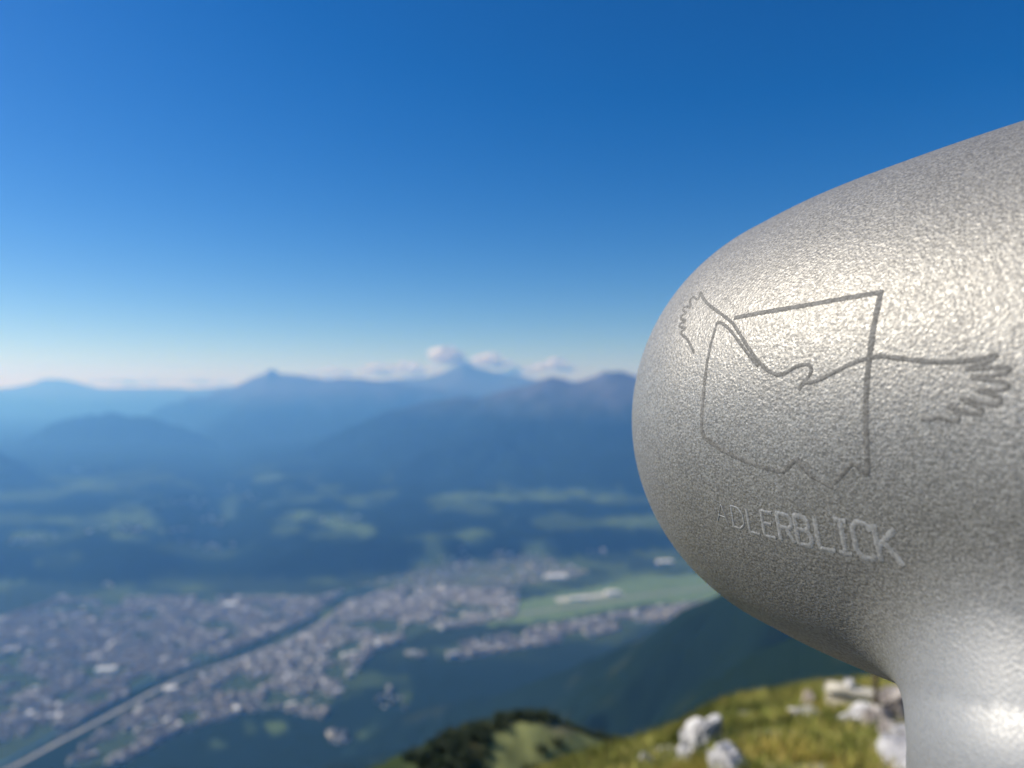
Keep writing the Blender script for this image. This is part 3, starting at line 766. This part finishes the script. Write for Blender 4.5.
# ------------------------------------------------------------------ clouds far beyond the ranges
cm = mat('cloud white', (.97,.97,.97), 1, 0, 0); bsdf(cm).inputs['Alpha'].default_value = .34
_tl = nd(cm, 'ShaderNodeBsdfTranslucent'); _tl.inputs['Color'].default_value = (.95, .95, .95, 1); _mx = nd(cm, 'ShaderNodeMixShader'); _mx.inputs[0].default_value = .33
_ou = cm.node_tree.nodes['Material Output']; ln(cm, bsdf(cm), 0, _mx, 1); ln(cm, _tl, 0, _mx, 2); ln(cm, _mx, 0, _ou, 'Surface')
def cloud(px, py, w, h, seed, label, Yd=47000):
    rg = np.random.default_rng(seed); vs, fs, of = [], [], 0
    n_ = max(int(w/h*11), 14); s = Yd/F
    for _ in range(n_):
        v, f = ico(3)
        t = rg.uniform(-1, 1); r0 = h*.30*rg.uniform(.35, 1.15)*(1-.5*abs(t))
        v = v*np.array([rg.uniform(1, 1.9), 1.3, 1])*(1+.8*(fbm(v[:, 0]*2+seed+_*3, v[:, 1]*2+v[:, 2]*2, seed, 4)-.5))[:, None]*r0*s
        v[:, 2] = np.where(v[:, 2] < 0, v[:, 2]*.6, v[:, 2])
        v = v+np.array([t*w*.5*s, rg.normal()*h*.5*s, rg.uniform(-.25, .42)*h*(1-abs(t))*s])
        vs.append(v); fs += [tuple(of+a_ for a_ in ff) for ff in f]; of += len(v)
    o = mesh_obj('cloud', np.vstack(vs), fs, cm)
    o.location = wp(px, py, Yd); tag(o, label, 'cloud'); return o
cloud(333, 374, 54, 11, 1, 'low white cloud patch behind the ridge, leftmost of the row')
cloud(378, 372, 44, 17, 2, 'rounded white cloud between the leftmost patch and the wide cloud')
cloud(411, 371, 60, 17, 3, 'wide white cloud left of the hazy pointed summit')
cloud(447, 358, 18, 28, 4, 'tall narrow white cloud rising just left of the hazy summit')
cloud(486, 364, 52, 18, 5, 'bright white cloud directly right of the hazy summit')
cloud(519, 373, 34, 12, 6, 'small white cloud between the summit cloud and the rocky ridge')
cloud(554, 369, 46, 15, 7, 'faint white cloud over the rocky ridge near the telescope')
cloud(130, 382, 90, 8, 8, 'flat pale cloud bank over the far left ridge')
cloud(205, 383, 60, 7, 9, 'flat pale cloud bank left of the pointed dark summit')

# ------------------------------------------------------------------ haze
hz = mat('haze air')
nt_ = hz.node_tree; nt_.nodes.remove(bsdf(hz))
pv = nt_.nodes.new('ShaderNodeVolumePrincipled')
pv.inputs['Color'].default_value = (.15, .43, 1, 1); pv.inputs['Density'].default_value = 6.3e-5
pv.inputs['Absorption Color'].default_value = (1, 1, 1, 1); pv.inputs['Anisotropy'].default_value = 0.3
nt_.links.new(pv.outputs[0], nt_.nodes['Material Output'].inputs['Volume'])
zlo = float(Z.min())-1.0; zhi = float(max(Z.max(), 0))+60
b_ = 41500.0
hv = [(x, y, z) for z in (zlo, zhi) for x, y in ((-b_,-b_),(b_,-b_),(b_,b_),(-b_,b_))]
hzo = mesh_obj('haze', hv, [(3,2,1,0),(4,5,6,7),(0,1,5,4),(1,2,6,5),(2,3,7,6),(3,0,4,7)], hz, smooth=False)
tag(hzo, 'blue morning haze filling the valley', 'haze', kind='stuff')

# ------------------------------------------------------------------ light, sky, camera
w = bpy.data.worlds.new('World'); bpy.context.scene.world = w; w.use_nodes = True
wn_ = w.node_tree; bg = wn_.nodes['Background']
sky = wn_.nodes.new('ShaderNodeTexSky'); sky.sky_type = 'NISHITA'; sky.sun_disc = False
sky.sun_elevation = math.radians(SUN_EL); sky.sun_rotation = math.radians(SUN_AZ % 360)
sky.altitude = 1600; sky.air_density = 1.0; sky.dust_density = 1.0; sky.ozone_density = 3.5
hs = wn_.nodes.new('ShaderNodeHueSaturation'); hs.inputs['Saturation'].default_value = 1.42; hs.inputs['Value'].default_value = 1; hs.inputs['Hue'].default_value = .510
wn_.links.new(sky.outputs[0], hs.inputs['Color']); wn_.links.new(hs.outputs[0], bg.inputs['Color'])
bg.inputs['Strength'].default_value = .09
sl = bpy.data.lights.new('sun', 'SUN'); sl.energy = 5.0; sl.angle = math.radians(.5); sl.color = (1, .95, .88)
so = bpy.data.objects.new('sun', sl); C.objects.link(so)
az, el = math.radians(SUN_AZ), math.radians(SUN_EL)
sd = Vector((math.sin(az)*math.cos(el), math.cos(az)*math.cos(el), math.sin(el)))
so.rotation_euler = sd.to_track_quat('Z', 'Y').to_euler()
cd = bpy.data.cameras.new('camera'); cam = bpy.data.objects.new('camera', cd); C.objects.link(cam)
cd.sensor_width = 36; cd.lens = F*36/1024; cd.clip_start = .01; cd.clip_end = 200000
cd.shift_y = (CY-384)/1024
cam.rotation_euler = (math.radians(90), 0, 0)
cd.dof.use_dof = True; cd.dof.focus_distance = .245; cd.dof.aperture_fstop = cd.lens/3.1
sc = bpy.context.scene; sc.camera = cam
sc.view_settings.view_transform = 'Standard'; sc.view_settings.look = 'None'; sc.view_settings.exposure = .22; sc.view_settings.gamma = 1
sc.cycles.volume_bounces = 2; sc.cycles.max_bounces = 6; sc.cycles.diffuse_bounces = 3
sc.cycles.use_denoising = True; sc.cycles.transparent_max_bounces = 24
